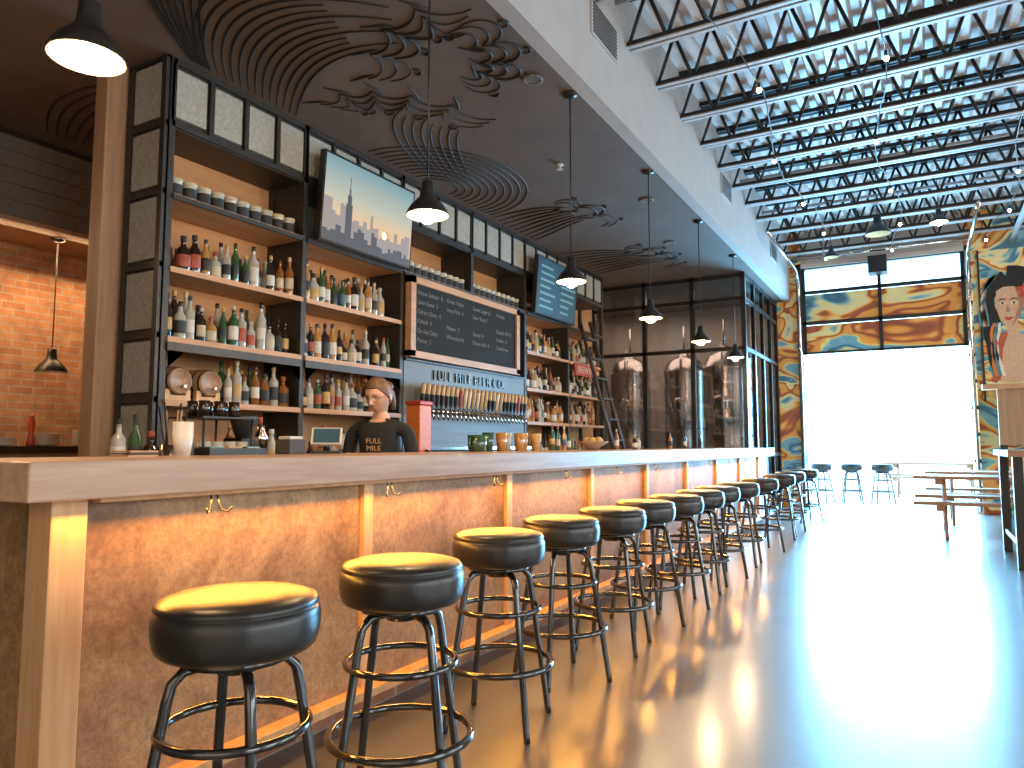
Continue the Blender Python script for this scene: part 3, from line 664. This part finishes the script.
for x,y in ((.74,8.2),(.74,9.6),(1.62,8.2),(1.62,9.6)): b.box(x-.04,x+.04,y-.04,y+.04,0,1.04,'blk')
b.box(.7,1.66,8.18,8.22,.2,.25,'blk'); b.box(.72,.76,8.2,9.6,.2,.25,'blk'); b.build(bevel=.004)
b=MB('wood_partition'); b.box(1.05,3.4,14.0,14.1,1.15,2.05,'postw'); b.box(.85,3.5,13.9,14.2,2.05,2.13,'shelf'); 
for x in (1.1,2.2,3.3): b.box(x-.05,x+.05,13.98,14.12,0,1.15,'blk')
b.build()
# ------------------------------------------------------------ bartender
def skin_mesh(name,V,E,R,root=0,sub=2):
    me=D.meshes.new(name); me.from_pydata(V,E,[]); o=D.objects.new(name,me); C.collection.objects.link(o)
    o.modifiers.new('s','SKIN')
    for i,r in enumerate(R): me.skin_vertices[0].data[i].radius=(r,r) if not isinstance(r,tuple) else r
    me.skin_vertices[0].data[root].use_root=True
    ss=o.modifiers.new('u','SUBSURF'); ss.levels=sub; ss.render_levels=sub
    dg=C.evaluated_depsgraph_get(); ev=o.evaluated_get(dg); nm=D.meshes.new_from_object(ev); D.objects.remove(o)
    nm.polygons.foreach_set('use_smooth',[True]*len(nm.polygons))
    o=D.objects.new(name,nm); C.collection.objects.link(o); return o
wroot=D.objects.new('bartender_woman',None); C.collection.objects.link(wroot)
V=[(0,0,.86),(0,.01,1.0),(0,0,1.13),(0,.005,1.22),(0,.01,1.30),(0,-.01,1.385)]
E=[(0,1),(1,2),(2,3),(3,4),(4,5)]; R=[(.145,.105),(.118,.088),(.135,.1),(.12,.082),(.05,.05),(.043,.045)]
def add(p,r,par): V.append(p); R.append(r); E.append((par,len(V)-1)); return len(V)-1
for s in (-1,1):
    a=add((s*.095,.005,1.265),.062,3); a=add((s*.165,.01,1.245),.05,a); a=add((s*.195,.01,1.13),.043,a); a=add((s*.20,0,.99),.037,a); a=add((s*.155,-.13,.965),.031,a); a=add((s*.10,-.235,.99),.023,a)
    a=add((s*.085,0,.80),.088,0); a=add((s*.095,-.01,.46),.058,a); a=add((s*.1,.02,.25),.052,a); a=add((s*.1,.02,.07),.036,a); a=add((s*.105,-.13,.035),.032,a)
body=skin_mesh('body',V,E,R,0,3); body.parent=wroot
for mm in ('skin','shirt','jeans','blk'): body.data.materials.append(M[mm])
for p in body.data.polygons:
    c=p.center; i=1
    if c.z<.88 and abs(c.x)<.19 and c.y>-.12: i=2
    if c.z<.1: i=3
    if c.z>1.318: i=0
    if .9<c.z<1.10 and abs(c.x)>.158: i=0
    if c.y<-.112 and c.z>.88 and c.z<1.06: i=0
    if .92<c.z<1.03 and c.y<-.05 and abs(c.x)>.125: i=0
    if c.z>1.29 and c.y<-.03 and abs(c.x)<.045: i=0
    p.material_index=i
for s in (-1,1):
    hv=[(0,0,0),(0,-.05,-.003),(0,-.08,-.008)]; he=[(0,1),(1,2)]; hr=[(.022,.017),(.032,.013),(.028,.011)]
    for k,(fx,l) in enumerate(((-.025,.056),(-.008,.066),(.009,.061),(.025,.047))):
        o0=len(hv); hv+= [(fx,-.082,-.01),(fx*1.1,-.082-l*.45,-.02),(fx*1.1,-.082-l*.78,-.034),(fx*1.05,-.082-l,-.052)]; hr+=[.0085,.008,.0075,.0065]; he+=[(2,o0),(o0,o0+1),(o0+1,o0+2),(o0+2,o0+3)]
    o0=len(hv); hv+=[(-s*.034,-.03,-.006),(-s*.052,-.052,-.018),(-s*.056,-.078,-.026)]; hr+=[.011,.0095,.008]; he+=[(1,o0),(o0,o0+1),(o0+1,o0+2)]
    h=skin_mesh('hand',hv,he,hr,0,1); h.data.materials.append(M['skin']); h.location=(s*.10,-.235,.99); h.rotation_euler=(.12,0,s*-.3); h.parent=wroot
def G(a,b): return math.exp(-(a*a+b*b))
def skull(ph,th,g=0,feat=True):
    x=math.sin(ph)*math.cos(th); y=math.sin(ph)*math.sin(th); z=math.cos(ph)
    lo=max(0,-z); up=max(0,z)
    X=x*(.072+g)*(1-.42*lo**1.8); Z=z*(.115+g)
    if y<0: Y=y*(.088+g)*(1-.10*lo-.06*up)
    else: Y=y*(.100+g)*(1-.42*lo)
    if y<0: Y-= .010*lo*lo*(-y)
    if feat and y<-.45:
        w=min(1,(-y-.45)*4)
        Y-= w*(.021*G(X/.0125,(Z+.024)/.015)+.012*G(X/.010,(Z+.004)/.020))
        for s in (-1,1):
            Y+= w*.009*G((X-s*.030)/.017,(Z-.006)/.013); Y-= w*.004*G((X-s*.03)/.022,(Z-.030)/.009); Y-=w*.004*G((X-s*.042)/.02,(Z+.028)/.02)
            Y-= w*.006*G((X-s*.009)/.008,(Z+.028)/.008)
        Y-= w*(.005*G(X/.020,(Z+.055)/.007)+.006*G(X/.018,(Z+.066)/.007)); Y+=w*.003*G(X/.02,(Z+.0605)/.0025); Y+= w*.003*G(X/.03,(Z+.078)/.007); Y-=w*.007*G(X/.02,(Z+.098)/.014)
    return (X,Y,Z)
hb=MB('head'); seg,rings=64,56
vs=[skull(math.pi*i/rings,2*math.pi*k/seg) for i in range(rings+1) for k in range(seg)]
fs=[(i*seg+k,(i+1)*seg+k,(i+1)*seg+(k+1)%seg,i*seg+(k+1)%seg) for i in range(rings) for k in range(seg)]
hb.add(vs,fs,'skin',True)
for s in (-1,1):
    hb.sphere((s*.030,-.0665,.006),.0115,'paper',12,8,(1.1,1,.62)); hb.sphere((s*.030,-.0770,.003),.0042,'blk',8,6,(1,.6,1))
    hb.tube([(s*.017,-.0765,.008),(s*.024,-.0795,.0125),(s*.033,-.0785,.0130),(s*.044,-.073,.009)],.0024,'skin',5)
    hb.tube([(s*.017,-.0775,.007),(s*.024,-.0805,.0105),(s*.033,-.0795,.0110),(s*.044,-.074,.007)],.0012,'blk',5)
    hb.sphere((s*.073,.008,-.008),.019,'skin',12,8,(.4,.7,1.45))
    hb.tube([(s*.014,-.0855,.026),(s*.028,-.0865,.0315),(s*.046,-.077,.027)],.0022,'hair',5)
    hb.tube([(s*.031+.022*math.cos(t),-.092+.006*abs(math.cos(t)),.003+.017*math.sin(t)) for t in [2*math.pi*q/18 for q in range(18)]],.0016,'blk',5,True)
    hb.tube([(s*.053,-.086,.008),(s*.074,-.05,.010),(s*.078,.005,.004)],.0016,'blk',5)
hb.tube([(-.009,-.094,.006),(0,-.098,.009),(.009,-.094,.006)],.0016,'blk',5)
hb.add([(x,-.0845-.0050*math.cos(x/.022*1.57)+oy,zz) for x,oy,zz in [(-.020,.004,-.060),(-.010,-.002,-.056),(0,-.0035,-.0575),(.010,-.002,-.056),(.020,.004,-.060),(.010,-.003,-.0655),(0,-.0045,-.067),(-.010,-.003,-.0655)]],[(0,1,2,3,4,5,6,7)],'lips',True)
def hairline(th):
    y=math.sin(th)
    if y<-.80: return .066
    if y<-.1: return .066-.085*((y+.80)/.70)
    if y<.15: return -.019-.045*((y+.1)/.25)
    return -.064-.02*((y-.15)/.85)
n2=30; hv=[]
for i in range(n2+1):
    for k in range(seg):
        th=2*math.pi*k/seg; zl=hairline(th); phm=math.acos(max(-1,min(1,zl/.121))); ph=phm*i/n2
        g=.007+.0012*math.sin(th*26+ph*3)- (.006 if i==n2 else .002 if i==n2-1 else 0)
        hv.append(skull(ph,th,g,False))
hb.add(hv,[(i*seg+k,(i+1)*seg+k,(i+1)*seg+(k+1)%seg,i*seg+(k+1)%seg) for i in range(n2) for k in range(seg)],'hair',True)
hb.sphere((0,.112,.03),.036,'hair',16,12,(1.1,.9,1)); hb.tube([(0,.12,.02),(.004,.145,-.02),(.006,.138,-.08),(.004,.12,-.13)],.017,'hair',8)
head=hb.build(parent=wroot); head.location=(0,-.035,1.460); head.rotation_euler=(math.radians(20),0,math.radians(-12))
text('shirt_logo','FULL\nMILE',.045,(0,-.104,1.16),(math.pi/2,0,0),'batten',wroot,.001)
wroot.location=(-3.0,3.56,0); wroot.rotation_euler=(0,0,math.radians(20)); wroot.scale=(1.06,1.06,1.0)
# ------------------------------------------------------------ lights
def area(name,loc,rot,sx,sy,e,col):
    l=D.lights.new(name,'AREA'); l.shape='RECTANGLE'; l.size=sx; l.size_y=sy; l.energy=e; l.color=col
    o=D.objects.new(name,l); C.collection.objects.link(o); o.location=loc; o.rotation_euler=rot; return o
warm=(1,.77,.50)
for i,(a0,a1) in enumerate(wy): area('window_fill_light',(6.95,(a0+a1)/2,2.5),(0,math.radians(90),0),3.0,2.7,130,warm)  # fill lamps added at the unseen windows to light bar front and shelves
area('rear_fill_light',(1.0,-4.1,2.3),(math.radians(90),0,0),6,3.5,100,warm)  # added fill behind the camera for the bar panels, no window built here
area('led_strip',(-2.035,6.3,.978),(0,math.radians(-30),0),.02,10.4,120,(1,.42,.06))
area('brewery_light',(-4.5,13.0,3.8),(0,0,0),3,1.5,60,(1,.80,.68))
area('kitchen_fill_light',(-7.2,3.2,3.08),(0,math.radians(-20),0),.5,3,75,(1,.64,.34))  # lamp added under the soffit to brighten the brick wall
area('door_daylight',(-.6,GY+.3,1.5),(math.radians(-90),0,0),2.6,2.8,1150,(.20,.60,1.0))
w=D.worlds.new('World'); sc.world=w; w.use_nodes=True; bg=w.node_tree.nodes['Background']; bg.inputs[0].default_value=(.34,.68,1,1); bg.inputs[1].default_value=9
# ------------------------------------------------------------ camera
cam=D.cameras.new('camera'); co=D.objects.new('camera',cam); C.collection.objects.link(co)
f=720; cam.sensor_width=36; cam.lens=f/1024*36; th=math.atan(61/f); psi=math.atan(413*math.cos(th)/f)
co.location=(0,0,H); co.rotation_euler=(math.pi/2+th,0,psi); cam.clip_start=.05; sc.camera=co
sc.view_settings.view_transform='Standard'; sc.view_settings.exposure=.1
